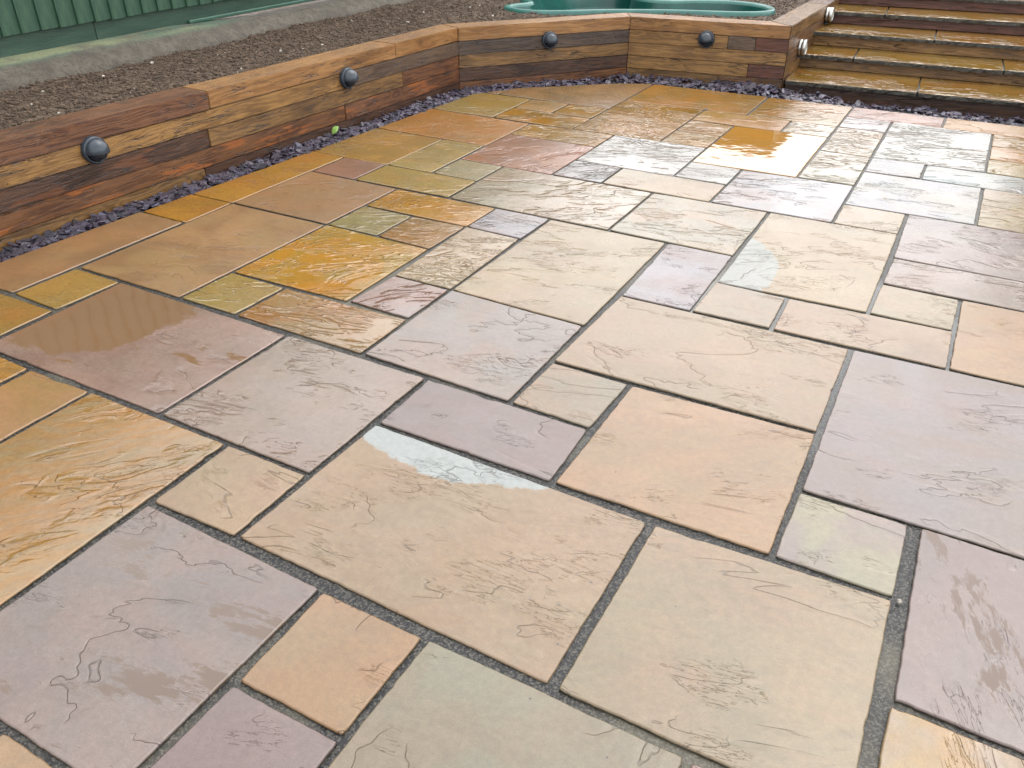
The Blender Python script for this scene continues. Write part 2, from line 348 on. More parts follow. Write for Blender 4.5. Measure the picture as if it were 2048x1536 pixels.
# key, riven, puddle, roughness, extras
S = [
 (0,2,0,3,'beige',.30,.0,.34,dict(c2=(.30,.20,.115),arc=(-.20,.80,.64),band=.35,ang=-.1,c3=(.36,.40,.39))),
 (2,3,0,2,'purp',.20,.0,.33,dict(c1=(.200,.155,.145))),
 (1,3,-2,0,'pink',.40,.0,.27,dict(ang=-.25,scale=2.0)),
 (0,1,-1,0,'beige',.16,.0,.36,{}),
 (-2,1,-3,-1,'beige',.48,.36,.25,dict(c1=(.32,.225,.120),c2=(.36,.195,.060),ang=-.85,scale=1.9,band=.6,deep=(.30,.15,.035))),
 (-1,1,-4,-3,'gold',.25,.0,.34,dict(c1=(.32,.175,.055))),
 (-1,1,-5,-4,'gold',.4,.0,.3,{}),
 (1,3,-5,-2,'pinkb',.14,.36,.24,dict(deep=(.27,.150,.070),pool=(-.30,.10,.34))),  # the wet pool's brown also paints in the fence's reflection
 (2,3,-6,-5,'gold',.25,.0,.25,dict(c1=(.33,.205,.045))),
 (0,2,-7,-5,'gold',.35,.0,.24,dict(c1=(.34,.17,.035))),
 (2,5,-8,-6,'tan',.06,.0,.31,{}),
 (5,6,-8,-6,'ochre',.12,.0,.24,{}),
 (6,9,-8,-6,'ochre',.10,.0,.24,dict(c1=(.41,.205,.018))),
 (9,11,-8,-5,'gold',.40,.0,.22,dict(c1=(.36,.205,.034))),
 (11,13,-8,-4,'ochre',.16,.0,.26,dict(c1=(.37,.165,.022))),
 (9,11,-5,-4,'olive',.35,.0,.24,{}),
 (13,15,-8,-5,'olive',.35,.0,.24,dict(c1=(.33,.215,.040))),
 (14,15,-5,-4,'gold',.18,.0,.28,{}),
 (14,15,-4,-3,'gold',.55,.0,.20,{}),
 (13,14,-5,-3,'gold',.75,.0,.16,dict(c1=(.40,.20,.022))),
 (15,18,-6,-3,'tan',.10,.0,.28,dict(c2=(.24,.15,.06),ang=.4)),
 (16,18,-3,0,'gold',.14,.0,.22,dict(c1=(.37,.180,.024))),
 (13,16,-3,-1,'gold',.95,.0,.14,dict(ang=.1)),
 (12,13,-4,-2,'gold',.75,.0,.16,{}),
 (10,12,-4,-2,'rust',.45,.0,.22,dict(ang=-1.0)),
 (9,10,-4,-3,'green',.28,.0,.26,{}),
 (8,9,-5,-3,'olive',.35,.0,.22,dict(c1=(.35,.225,.040))),
 (8,9,-6,-5,'rust',.12,.0,.30,dict(c1=(.25,.125,.068))),
 (6,8,-6,-4,'tan',.06,.0,.30,dict(c1=(.320,.180,.088))),
 (3,6,-6,-4,'tan',.07,.0,.31,dict(c1=(.335,.205,.094))),
 (7,8,-4,-2,'gold',.65,.0,.17,dict(c1=(.43,.215,.020),c2=(.35,.20,.036),ang=-.5)),
 (6,7,-4,-3,'green',.50,.0,.20,{}),
 (6,7,-3,-2,'gold',.60,.0,.20,dict(c1=(.30,.155,.034),c2=(.23,.15,.045))),
 (4,6,-4,-2,'gold',.70,.0,.15,dict(c1=(.48,.235,.018),c2=(.40,.250,.040),scale=1.6,ang=-.65)),
 (3,4,-4,-3,'olive',.60,.0,.22,dict(c1=(.33,.25,.10))),
 (3,4,-3,-1,'apric',.75,.0,.20,dict(c2=(.33,.16,.045),c1=(.30,.21,.115))),
 (4,5,-2,-1,'rust',.55,.0,.16,dict(c1=(.24,.14,.10),c2=(.23,.18,.160),ang=-.7)),
 (5,7,-2,-1,'cream',.80,.0,.18,dict(scale=3.6)),
 (7,8,-2,-1,'lilac',.55,.0,.24,dict(c1=(.245,.225,.225))),
 (5,8,-1,1,'cream',.32,.0,.28,{}),
 (3,5,-1,1,'pink',.22,.0,.26,dict(c1=(.245,.205,.190),ang=-.2)),
 (3,4,1,2,'beige',.14,.0,.34,dict(c1=(.225,.19,.14))),
 (6,8,1,2,'lilac',.22,.0,.26,dict(c1=(.245,.22,.225))),
 (4,6,1,4,'beige',.25,.0,.31,{}),
 (2,4,2,4,'apric',.24,.0,.34,{}),
 (8,10,-3,0,'cream',.55,.0,.22,dict(c1=(.29,.235,.165),ang=-.45)),
 (10,11,-2,-1,'rust',.55,.0,.18,dict(c1=(.22,.15,.13),c2=(.22,.20,.19),ang=-.9)),
 (10,11,-1,1,'cream',.14,.0,.28,{}),
 (11,13,-2,0,'white',.58,.0,.20,dict(ang=-.45)),
 (11,12,0,1,'white',.45,.0,.22,{}),
 (12,15,0,2,'ochre',.22,.0,.16,dict(c1=(.33,.15,.025),pool=(-.02,-.02,.62),deep=(.52,.245,.026),c2=(.25,.19,.12))),
 (13,14,-1,0,'gold',.65,.0,.16,{}),
 (14,15,-1,0,'gold',.45,.0,.18,dict(c1=(.30,.155,.035))),
 (15,16,-1,1,'ochre',.22,.0,.22,dict(c1=(.36,.20,.025))),
 (16,18,0,2,'gold',.40,.36,.20,dict(c1=(.36,.18,.030))),
 (15,16,1,2,'cream',.60,.0,.16,{}),
 (17,18,2,4,'rust',.40,.0,.22,{}),
 (17,18,4,7,'ochre',.22,.0,.24,{}),
 (16,17,2,3,'lilac',.45,.42,.16,{}),
 (14,16,2,3,'cream',.70,.43,.16,dict(deep=(.14,.11,.02))),
 (12,14,2,3,'cream',.75,.43,.18,dict(deep=(.14,.11,.02),c1=(.27,.235,.16))),
 (14,17,3,5,'white',.60,.0,.18,{}),
 (13,14,3,4,'white',.15,.0,.24,dict(c1=(.27,.26,.26))),
 (13,14,4,6,'white',.30,.0,.22,dict(c2=(.25,.30,.29))),
 (11,13,3,5,'white',.22,.0,.23,dict(c1=(.26,.255,.25))),
 (10,11,3,4,'cream',.30,.0,.28,{}),
 (10,12,1,3,'lilac',.20,.0,.20,dict(c1=(.25,.24,.245))),
 (8,10,0,2,'cream',.30,.0,.26,dict(c1=(.285,.25,.19))),
 (7,10,2,4,'cream',.30,.0,.29,dict(arc=(-.52,-.30,.44),c3=(.31,.32,.285))),
 (6,7,2,3,'beige',.24,.0,.30,dict(c1=(.29,.235,.165))),
 (6,7,3,5,'beige',.24,.0,.30,{}),
 (7,8,4,5,'cream',.24,.0,.29,dict(c1=(.28,.235,.165))),
 (9,11,4,7,'lilac',.28,.0,.27,dict(ang=-.05)),
 (8,9,4,7,'pink',.34,.0,.27,{}),
 (6,8,5,8,'apric',.14,.0,.32,{}),
 (3,6,4,6,'lilac',.10,.0,.30,dict(c1=(.235,.195,.190))),
 (2,3,4,5,'lilac',.16,.0,.34,dict(c2=(.28,.26,.16))),
 (0,2,3,5,'beige',.16,.0,.36,dict(c1=(.300,.216,.146),c2=(.265,.218,.150),band=.3)),
 (1,3,5,7,'purp',.30,.43,.30,dict(c1=(.205,.156,.142),deep=(.14,.070,.028),ang=-1.9)),
 (-1,1,5,7,'gold',.45,.43,.28,dict(c1=(.27,.20,.12),ang=-1.9)),
 (-1,0,4,5,'pinkb',.14,.0,.36,{}),
 (-2,0,2,4,'grey',.12,.0,.38,{}),
 (-1,0,1,2,'apric',.14,.0,.38,dict(c1=(.315,.185,.095))),
 (-3,-1,1,2,'purp',.16,.0,.36,{}),
 (-2,0,-1,1,'lilac',.20,.43,.36,dict(c1=(.212,.175,.155),deep=(.14,.075,.032))),
 (-4,-2,0,1,'apric',.16,.0,.38,dict(c1=(.28,.20,.125))),
 (16,17,5,7,'gold',.45,.0,.2,{}), (15,16,5,6,'ochre',.4,.0,.2,{}), (14,15,5,7,'olive',.4,.0,.2,{}),
 (11,13,5,7,'cream',.40,.0,.26,{}),
]
NODE = {(-2,0):(-2,0),(-1,1):(12,-1),(-1,2):(-1,3),(0,-1):(-2,7),(0,0):(-3,14),(0,1):(5,-6),(0,2):(1,-5),(0,4):(-4,-2),(1,-4):(-11,-9),(1,-3):(-10,-1),(1,-2):(-15,7),(1,-1):(-12,3),(1,0):(-7,4),(1,5):(7,8),(2,-6):(-5,18),(2,-5):(-22,8),(2,0):(3,-3),(2,3):(1,-15),(2,4):(3,7),(2,5):(-2,8),(3,-6):(6,8),(3,-5):(-12,4),(3,-4):(5,13),(3,-3):(3,13),(3,-2):(-12,-5),(3,-1):(6,9),(3,0):(-5,-9),(3,1):(4,-6),(3,2):(-10,-13),(3,4):(3,-1),(3,5):(-2,5),(4,-4):(7,-4),(4,-3):(8,-7),(4,-2):(2,10),(4,-1):(0,5),(4,1):(9,-11),(4,2):(0,-15),(4,4):(-3,1),(5,-2):(17,-3),(5,-1):(1,-2),(5,1):(1,-23),(6,-7):(-12,-8),(6,-6):(-4,8),(6,-4):(3,9),(6,-3):(-4,12),(6,-2):(-6,-2),(6,1):(16,-20),(6,2):(4,-15),(6,3):(9,-9),(6,4):(-7,-19),(6,5):(4,-3),(7,-4):(2,4),(7,-3):(-5,2),(7,-2):(-4,10),(7,-1):(-5,-2),(7,2):(9,-12),(7,3):(2,-21),(7,4):(1,3),(8,-4):(-3,-8),(8,-3):(6,5),(8,-2):(-3,-5),(8,-1):(-1,-7),(8,0):(0,-4),(8,1):(-5,-15),(8,2):(0,-17),(8,4):(5,2),(8,5):(3,-7),(9,-4):(6,3),(9,4):(9,1),(10,-4):(7,-4),(10,0):(0,-11),(10,2):(1,-5),(11,-5):(5,-8),(11,5):(3,8),(12,2):(-2,15),(12,3):(2,19),(13,-4):(1,-15),(13,0):(-1,13),(13,4):(-2,19),(13,5):(3,13),(14,4):(-2,11),(14,5):(1,14),(15,-5):(-4,-9),(15,0):(-2,-11),(15,2):(-3,12),(17,3):(-2,9)}
occ = set()
for s in S:
    for a in range(s[0], s[1]):
        for b in range(s[2], s[3]): occ.add((a, b))
rnd = random.Random(21)
keys = list(PAL)
for a in range(-8, 18):
    for b in range(-9, 11):
        if (a, b) in occ: continue
        opts = [(2, 3), (3, 2), (2, 2), (1, 2), (2, 1), (1, 1)]; rnd.shuffle(opts)
        opts.sort(key=lambda q: -q[0] * q[1] + rnd.random() * 3)
        for da, db in opts:
            cells = [(a + i, b + j) for i in range(da) for j in range(db)]
            if all(c not in occ and c[0] < 18 for c in cells):
                occ.update(cells)
                S.append((a, a + da, b, b + db, rnd.choice(['cream', 'beige', 'lilac', 'apric', 'pink', 'tan', 'grey', 'gold']), rnd.uniform(.1, .5), 0, rnd.uniform(.25, .36), {}))
                break
# patio outline: everything left of / behind these lines is cut away   (point, inward normal)
CORN = [(-2.311, -3.0), (-1.965, 4.415), (-1.74, 4.76), (-1.148, 5.275), (-0.90, 5.40), (3.4, 5.45)]
def clip(poly):
    for (p, q) in zip(CORN[:-1], CORN[1:]):
        p = Vector(p); q = Vector(q); n = Vector((q.y - p.y, -(q.x - p.x))); res = []
        for i in range(len(poly)):
            A, B = poly[i], poly[(i + 1) % len(poly)]
            da, db = (A - p).dot(n), (B - p).dot(n)
            if da >= 0: res.append(A)
            if da * db < 0: res.append(A.lerp(B, da / (da - db)))
        poly = res
        if len(poly) < 3: return []
    return poly
def area(poly): return abs(sum(poly[i].cross(poly[(i + 1) % len(poly)]) for i in range(len(poly)))) / 2
def inset(poly, ws):
    n = len(poly); lines = []
    for i in range(n):
        A, B = poly[i], poly[(i + 1) % n]; dd = (B - A).normalized(); nn = Vector((-dd.y, dd.x)); lines.append((A + nn * ws[i], dd))
    out_ = []
    for i in range(n):
        p, dp = lines[i - 1]; q, dq = lines[i]; cr = dp.cross(dq)
        out_.append(q.copy() if abs(cr) < 1e-4 else p + dp * ((q - p).cross(dq) / cr))
    return out_
def node(a, b):
    dx, dy = NODE.get((a, b), (0, 0)); return Vector((b * .3 + dx * .001, a * .3 + dy * .001))

patio_bm = bmesh.new()
base = [Vector((-2.35, -3.0)), Vector((3.4, -3.0)), Vector((3.4, 5.44)), Vector((-.90, 5.39)), Vector((-1.15, 5.265)), Vector((-1.74, 4.75)), Vector((-1.972, 4.41)), Vector((-2.29, -3.0))][1:]
hexa(patio_bm, [(p.x, p.y, -.10) for p in base], [(p.x, p.y, -.0085) for p in base])
patio = link('patio', from_bm('patio', patio_bm), MORTAR, kind='structure', label='sandstone paved patio, wet after rain, with dark gritty joints')

def halfw(a0, a1, b0, b1, side):
    near = (a0 + a1) / 2 < 5
    wd = .0082 if near else .0058
    if side == 'r' and b1 == 5 and a1 <= 3: wd = .0145
    if side == 'l' and b0 == 5 and a1 <= 3: wd = .0145
    if side in 'lr' and (b1 if side == 'r' else b0) == 3 and a1 <= 2: wd = .0115
    if side == 't' and a1 == 0 or side == 'b' and a0 == 0: wd = .0105
    return wd * random.uniform(.8, 1.25)
nslab = 0
for si, (a0, a1, b0, b1, key, riv, pud, rgh, ex) in enumerate(S):
    random.seed(ex.get('rs', 500 + si))
    poly = [node(a0, b0), node(a0, b1), node(a1, b1), node(a1, b0)]
    poly = inset(poly, [halfw(a0, a1, b0, b1, s_) for s_ in 'brtl'])
    poly = clip(poly)
    if len(poly) < 3 or area(poly) < .003: continue
    cen = sum(poly, Vector((0, 0))) / len(poly) if len(poly) != 4 else Vector(((b0 + b1) * .15, (a0 + a1) * .15))
    # drop tiny clip edges
    poly = [p for i, p in enumerate(poly) if (p - poly[i - 1]).length > .004]
    dist = (cen - Vector((1.35, -1))).length
    stepl = .014 if dist < 3.2 else .03
    ring = []
    sd = random.uniform(0, 100)
    for i in range(len(poly)):
        A, B = poly[i], poly[(i + 1) % len(poly)]; L = (B - A).length; n = max(1, int(L / stepl)); dd = (B - A) / L; nn = Vector((-dd.y, dd.x))
        for k in range(n):
            t = k / n; p = A.lerp(B, t)
            if k:
                u = p.x + p.y
                amp = mn.noise(Vector((p.x * 9, p.y * 9, sd))) * .0020 + mn.noise(Vector((p.x * 45, p.y * 45, sd))) * .0018
                amp += max(0, mn.noise(Vector((p.x * 20, p.y * 20, sd + 9))) - .35) * .011
                p = p + nn * (amp)
            else:
                p = p + nn * .0015 + dd * .002
            ring.append(p)
    n = len(ring)
    cc = sum(ring, Vector((0, 0))) / n
    tiltx, tilty = random.gauss(0, .0022), random.gauss(0, .0022); zt = random.uniform(-.0008, .0008)
    def zz(p): return zt + tiltx * (p.x - cc.x) + tilty * (p.y - cc.y)
    vs, fs = [], []
    offs = [(0.0, -.03), (0.0, -.0045), (.0012, -.0014), (.0040, 0.0)]
    for off, z in offs:
        for i, p in enumerate(ring):
            e = (ring[(i + 1) % n] - ring[i - 1]).normalized(); nn = Vector((-e.y, e.x))
            q = p + nn * off; vs.append((q.x - cen.x, q.y - cen.y, z + zz(q)))
    for r in range(len(offs) - 1):
        for i in range(n):
            j = (i + 1) % n; fs.append((r * n + i, r * n + j, (r + 1) * n + j, (r + 1) * n + i))
    fs.append(tuple(range(3 * n, 4 * n)))
    me = mesh('paving_slab', vs, fs, mi=[1] * n + [0] * (2 * n) + [0])
    for p_ in me.polygons[:-1]: p_.use_smooth = True
    pal = PAL[key]
    wb = .86 if key in ('cream', 'beige', 'apric', 'tan') else (.93 if key in ('pink', 'grey') else 1.0)
    def jj(c):
        k_ = random.uniform(.95, 1.04); return [c[0] * k_ * 1.03, c[1] * k_, c[2] * k_ * wb * random.uniform(.95, 1.05)]
    o = link('paving_slab', me, [STONE, EDGE], patio, (cen.x, cen.y, 0))
    o['c1'] = jj(ex.get('c1', pal[0])); o['c2'] = jj(ex.get('c2', pal[1])); o['deep'] = list(ex.get('deep', pal[2]))
    o['c3'] = list(ex.get('c3', (.33, .35, .31)))
    o['seed'] = seedv(); o['par'] = [float(riv), float(ex.get('ang', random.uniform(-.5, .05))), float(pud)]
    o['par2'] = [float(ex.get('band', 0.0)), float(ex.get('scale', random.uniform(1.1, 1.9))), float(rgh)]
    o['arc'] = [float(x) for x in ex.get('arc', (0, 0, 0))]; o['pool'] = [float(x) for x in ex.get('pool', (0, 0, 0))]
    nslab += 1

# ------------------------------------------------------------------ ground below and beyond
def zslate(x, y):   # level of the slate bed
    t = max(0, min(1, (x + .2) / .9)) if y > 4.9 else 0
    return -.020 - .062 * t
gv, gf = [], []
gb = boxbm(-60, 60, -60, 70, -.6, -.16, 0)
link('ground', from_bm('ground', gb), SOIL, kind='structure', label='bare earth below the garden')

# ------------------------------------------------------------------ sleeper retaining wall
TOP, ROW = .43, .097
F = [Vector((-2.4353, -3.4)), Vector((-2.156, 4.536)), Vector((-1.243, 5.673)), Vector((-.007, 5.83)), Vector((.02, 8.75))]
TH = .20
def offset_pts(F, d):
    res = []
    for i in range(len(F)):
        if i == 0: e = (F[1] - F[0]).normalized(); res.append(F[0] + Vector((-e.y, e.x)) * d)
        elif i == len(F) - 1: e = (F[-1] - F[-2]).normalized(); res.append(F[-1] + Vector((-e.y, e.x)) * d)
        else:
            e1 = (F[i] - F[i - 1]).normalized(); e2 = (F[i + 1] - F[i]).normalized(); n1 = Vector((-e1.y, e1.x)); n2 = Vector((-e2.y, e2.x))
            m = (n1 + n2).normalized(); res.append(F[i] + m * (d / m.dot(n1)))
    return res
Bk = offset_pts(F, TH)
wall = link('sleeper_retaining_wall', None, label='low retaining wall of wet oak sleepers stacked five high round the patio edge', category='retaining wall')
WP = {
 'amber': ((.38, .195, .068), (.21, .095, .030)), 'ochre': ((.36, .195, .062), (.17, .085, .028)),
 'olive': ((.26, .140, .048), (.10, .052, .021)), 'brown': ((.21, .105, .043), (.075, .036, .017)),
 'dark': ((.105, .050, .028), (.035, .017, .011)), 'red': ((.155, .058, .034), (.080, .030, .020)),
 'rbrown': ((.20, .085, .036), (.075, .029, .015)), 'grey': ((.155, .100, .062), (.075, .048, .034)),
 'grdark': ((.105, .070, .048), (.048, .032, .025)), 'orange': ((.21, .090, .032), (.085, .034, .015)),
 'pale': ((.36, .20, .085), (.25, .125, .045)),
}
def sleeper(run, s0, s1, row, key, bruise=0.0, rough=.28, knots=.6, push=None, drop=0.0):
    A, B = F[run], F[run + 1]; L = (B - A).length; e = (B - A) / L; nn = Vector((-e.y, e.x))
    def pt(s, back):
        if s <= 0.001: return (Bk if back else F)[run].copy()
        if s >= L - .001: return (Bk if back else F)[run + 1].copy()
        return A + e * s + (nn * TH if back else Vector((0, 0)))
    g = .0013
    push = random.uniform(-.003, .003) if push is None else push
    q = [pt(s0, 0) - nn * push + e * g, pt(s1, 0) - nn * push - e * g, pt(s1, 1) - e * g, pt(s0, 1) + e * g]
    z1 = TOP - ROW * row - random.uniform(.0005, .002) - drop; z0 = TOP - ROW * (row + 1) + random.uniform(.001, .0025)
    org = q[0]
    loc = lambda p: Vector(((p - org).dot(e), (p - org).dot(nn)))
    ql = [loc(p) for p in q]
    bm = bmesh.new()
    hexa(bm, [(p.x, p.y, 0) for p in ql], [(p.x, p.y, z1 - z0) for p in ql])
    bmesh.ops.bevel(bm, geom=bm.edges[:], offset=.0045 if row == 0 else .003, segments=2, affect='EDGES')
    # waney faces
    bmesh.ops.subdivide_edges(bm, edges=[ed for ed in bm.edges if ed.calc_length() > .25], cuts=max(1, int((s1 - s0) / .12)), use_grid_fill=True)
    for v_ in bm.verts:
        k = mn.noise(Vector((v_.co.x * 3.3, v_.co.z * 7, run * 9 + row * 3.1 + s0))) * .0028
        v_.co.y += k if v_.co.y < TH / 2 else 0
        if v_.co.z > (z1 - z0) / 2: v_.co.z += min(0, mn.noise(Vector((v_.co.x * 2.1, v_.co.y * 4, row * 3 + s0))) * .0025)
    o = link('sleeper', from_bm('sleeper', bm), WOOD, wall, (org.x, org.y, z0), (0, 0, math.atan2(e.y, e.x)))
    c = WP[key]; o['c1'] = list(c[0]); o['c2'] = list(c[1]); o['seed'] = seedv(); o['par'] = [float(bruise), float(rough), float(knots)]
    return o
Y0 = F[0].y; r1 = lambda y: (y - Y0) / ((F[1] - F[0]).y) * (F[1] - F[0]).length
L1 = (F[1] - F[0]).length; L2 = (F[2] - F[1]).length; L3 = (F[3] - F[2]).length; L4 = (F[4] - F[3]).length
for y0, y1, row, key, br, kn in [
    (Y0, -.30, 0, 'brown', 0, .5), (-.30, 2.16, 0, 'rbrown', 0, .3), (2.16, 3.78, 0, 'amber', 0, 1), (3.78, 4.536, 0, 'amber', 0, .5),
    (Y0, .1, 1, 'ochre', 0, .5), (.1, 3.27, 1, 'ochre', 0, 1), (3.27, 4.536, 1, 'grey', 0, .5),
    (Y0, -.2, 2, 'dark', 0, .5), (-.2, 2.12, 2, 'dark', .3, .5), (2.12, 3.84, 2, 'olive', 0, .7), (3.84, 4.536, 2, 'rbrown', 0, .3),
    (Y0, .4, 3, 'rbrown', .6, .5), (.4, 3.22, 3, 'orange', 1.0, .5), (3.22, 4.536, 3, 'rbrown', .9, .4),
    (Y0, .3, 4, 'olive', 0, .5), (.3, 2.05, 4, 'olive', 0, .4), (2.05, 4.536, 4, 'dark', 0, .4)]:
    sleeper(0, max(0, r1(y0)), min(L1, r1(y1)), row, key, br, knots=kn, push=(.004 if (row == 0 and y1 == 2.16) else None))
for row, key, br in [(0, 'amber', 0), (1, 'grdark', 0), (2, 'olive', 0), (3, 'dark', 0), (4, 'orange', .5)]:
    sleeper(1, 0, L2, row, key, br)
sleeper(2, 0, L3, 0, 'amber')
sleeper(2, 0, .79, 1, 'ochre'); sleeper(2, .79, 1.0, 1, 'grey'); sleeper(2, 1.0, L3, 1, 'red', knots=0)
sleeper(2, 0, L3, 2, 'ochre')
sleeper(2, 0, .97, 3, 'ochre'); sleeper(2, .97, L3, 3, 'red', knots=0)
sleeper(2, 0, .75, 4, 'olive'); sleeper(2, .75, L3, 4, 'brown')
for row, keys_ in enumerate([('olive', 'brown'), ('brown', 'rbrown'), ('brown', 'brown'), ('olive', 'rbrown'), ('brown', 'dark')]):
    s_ = [1.35, 1.9, .9, 1.6, 1.2][row]
    sleeper(3, 0, s_, row, keys_[0]); sleeper(3, s_, L4, row, keys_[1])

# ------------------------------------------------------------------ garden steps
AX = Vector((1, .062)).normalized(); AY = Vector((-AX.y, AX.x))
steps = link('garden_steps', None, label='wide flight of wet sandstone steps with sleeper risers beside the wall', category='steps')
S0 = Vector((.006, 5.835)); SW = 3.0
SZ = [.046, .156, .272, .378, .490, .60]; SY = [0.0, .50, .905, 1.365, 1.80, 2.25]
JN = [[.95, 2.1], [.43, 1.50, 2.4], [.98, 2.0], [.55, 1.72, 2.6], [.9, 1.9], [1.3, 2.3]]
RK = ['dark', 'olive', 'ochre', 'red', 'red', 'brown']
TK = ['gold', 'gold', 'gold', 'gold', 'tan', 'gold']
for k in range(6):
    oy, z = SY[k], SZ[k]
    nxt = SY[k + 1] if k < 5 else oy + .5
    zb = (SZ[k - 1] + .001) if k else -.14
    p = S0 + AX * .004 + AY * (oy + .045)
    # riser sleeper
    bm = boxbm(0, SW, 0, .20, 0, z - .032 - zb, .003)
    bmesh.ops.subdivide_edges(bm, edges=[ed for ed in bm.edges if ed.calc_length() > .5], cuts=10, use_grid_fill=True)
    o = link('sleeper', from_bm('sleeper', bm), WOOD, steps, (p.x, p.y, zb), (0, 0, math.atan2(AX.y, AX.x)))
    c = WP[RK[k]]; o['c1'] = list(c[0]); o['c2'] = list(c[1]); o['seed'] = seedv(); o['par'] = [0.0, .36, .6]
    xs = [0.0] + JN[k] + [SW]
    for i in range(len(xs) - 1):
        x0, x1 = xs[i] + (.006 if i else .004), xs[i + 1] - .006
        n1 = max(3, int((x1 - x0) / .02)); front = []
        sdd = random.uniform(0, 90)
        for q in range(n1 + 1):
            x = x0 + (x1 - x0) * q / n1
            front.append((x, mn.noise(Vector((x * 14, sdd, 1))) * .006 + mn.noise(Vector((x * 50, sdd, 4))) * .004))
        dp = nxt - oy + .043
        topv = [(x, y_, 0) for x, y_ in front] + [(x1, dp, 0), (x0, dp, 0)]
        vs = []; prof = [(.0, -.032), (-.001, -.012), (.001, -.004), (.006, 0.0)]
        N = len(topv)
        for dy, zv in prof:
            for (x, y_, _) in topv:
                yy = y_ + (dy + (mn.noise(Vector((x * 30, zv * 120, sdd))) * .006 if zv < -.002 else 0) if y_ < dp * .5 else 0)
                vs.append((x, yy, zv))
        fs = [tuple(range(3 * N, 4 * N)), tuple(range(N))[::-1]]; mi = [0, 1]
        for r in range(3):
            for a in range(N):
                b_ = (a + 1) % N; fs.append((r * N + a, r * N + b_, (r + 1) * N + b_, (r + 1) * N + a)); mi.append(1 if r < 2 else 0)
        cx = (x0 + x1) / 2
        vs = [(x - cx, y_ - dp / 2, zv) for x, y_, zv in vs]
        pp = S0 + AX * (.004 + cx) + AY * (oy + dp / 2)
        o = link('tread_slab', mesh('tread_slab', vs, fs, mi=mi), [STONE, EDGE], steps, (pp.x, pp.y, z + random.uniform(-.001, .001)), (random.gauss(0, .004), random.gauss(0, .002), math.atan2(AX.y, AX.x)))
        pal = PAL[TK[k]]; o['c1'] = [pal[0][0] * random.uniform(.75, .9), pal[0][1] * random.uniform(.70, .85), pal[0][2] * .9]; o['c2'] = list(pal[1]); o['deep'] = list(pal[2]); o['c3'] = [0.3, .3, .3]
        o['seed'] = seedv(); o['par'] = [random.uniform(.35, .5), random.uniform(-.1, .2), .30]; o['par2'] = [0.0, 1.6, .10]; o['arc'] = [0.0] * 3; o['pool'] = [0.0] * 3
    # mortar under the treads, seen in the tread joints
    bm = boxbm(.01, SW - .01, .04, nxt - oy + .035, -.030, -.008, 0)
    pp = S0 + AX * .004 + AY * oy
    link('mortar_bed', from_bm('mortar_bed', bm), MORTAR, steps, (pp.x, pp.y, z), (0, 0, math.atan2(AX.y, AX.x)))

# ------------------------------------------------------------------ slate chippings
def inside_strip(x, y):
    # outside the patio outline, inside the wall face
    out_p = False
    for (p, q) in zip(CORN[:-1], CORN[1:]):
        p = Vector(p); q = Vector(q); n = Vector((q.y - p.y, -(q.x - p.x))).normalized()
        if (Vector((x, y)) - p).dot(n) < -.006: out_p = True
    if not out_p: return False
    P_ = Vector((x, y))
    lim = F[:4] + [Vector((3.2, 5.83 + .062 * 3.2 + .03))]
    for p, q in zip(lim[:-1], lim[1:]):
        n = Vector((q.y - p.y, -(q.x - p.x))).normalized()
        # convex corner at the steps: test only within x span there
        if q.x > .1 or p.x < -.1 or True:
            if (P_ - p).dot(n) < .012: return False
    return y < 5.83 + .062 * max(x, 0) + .02
# slate bed surface
bv = [(-2.45, -3.2), (-2.2, -3.2), (-1.93, 4.40), (-1.70, 4.72), (-1.12, 5.24), (-.88, 5.37), (3.3, 5.42), (3.3, 6.1), (.1, 5.9), (0, 5.85), (-1.26, 5.70), (-2.19, 4.55)]
sb = bmesh.new(); hexa(sb, [(x, y, -.15) for x, y in bv], [(x, y, -.10 if y > 5 and x > -.3 else -.045) for x, y in bv])
bed = link('slate_chippings_bed', from_bm('slate_chippings_bed', sb), simple('dark_damp_bed', (.012, .011, .013), (.03, .027, .03), 40, .6, 90, .006), kind='structure', label='narrow bed of plum slate chippings between patio and wall')
def chip_proto(k):
    r = random.Random(100 + k); n = r.randint(5, 7); L, W_ = r.uniform(.8, 1.2), r.uniform(.45, .8); T = r.uniform(.06, .14)
    bm = bmesh.new(); bot, top = [], []
    for i in range(n):
        a = 2 * math.pi * (i + r.uniform(-.3, .3)) / n; rr = r.uniform(.8, 1.05)
        x, y = math.cos(a) * L * rr / 2, math.sin(a) * W_ * rr / 2
        bot.append((x * r.uniform(.85, 1.05), y * r.uniform(.85, 1.05), -T / 2 + r.uniform(-.03, .03))); top.append((x * r.uniform(.8, 1), y * r.uniform(.8, 1), T / 2 + r.uniform(-.05, .05)))
    hexa(bm, bot, top)
    bmesh.ops.triangulate(bm, faces=bm.faces[:])
    return from_bm('slate_chip', bm)
CH = [chip_proto(k) for k in range(14)]
for m in CH: m.materials.append(SLATE)
cand = []
rr_ = random.Random(5)
for _ in range(90000):
    if rr_.random() < .55: y = rr_.uniform(-3, 5.2); x = -2.45 + (y + 3) * .036 + rr_.uniform(0, .55)
    else: x = rr_.uniform(-2.2, 3.2); y = rr_.uniform(4.3, 6.05)
    if inside_strip(x, y): cand.append((x, y))
print('slate cands', len(cand))
Mi = cam.matrix_world.inverted()
def inview(x, y, z=0):
    p = Mi @ Vector((x, y, z)); f_ = 1632.3
    if p.z > -.1: return 0
    u, v = f_ * p.x / -p.z, f_ * p.y / -p.z
    return (f_ / -p.z) if abs(u) < 1040 and abs(v) < 790 else 0
CL = cand[:5600]
xf = []
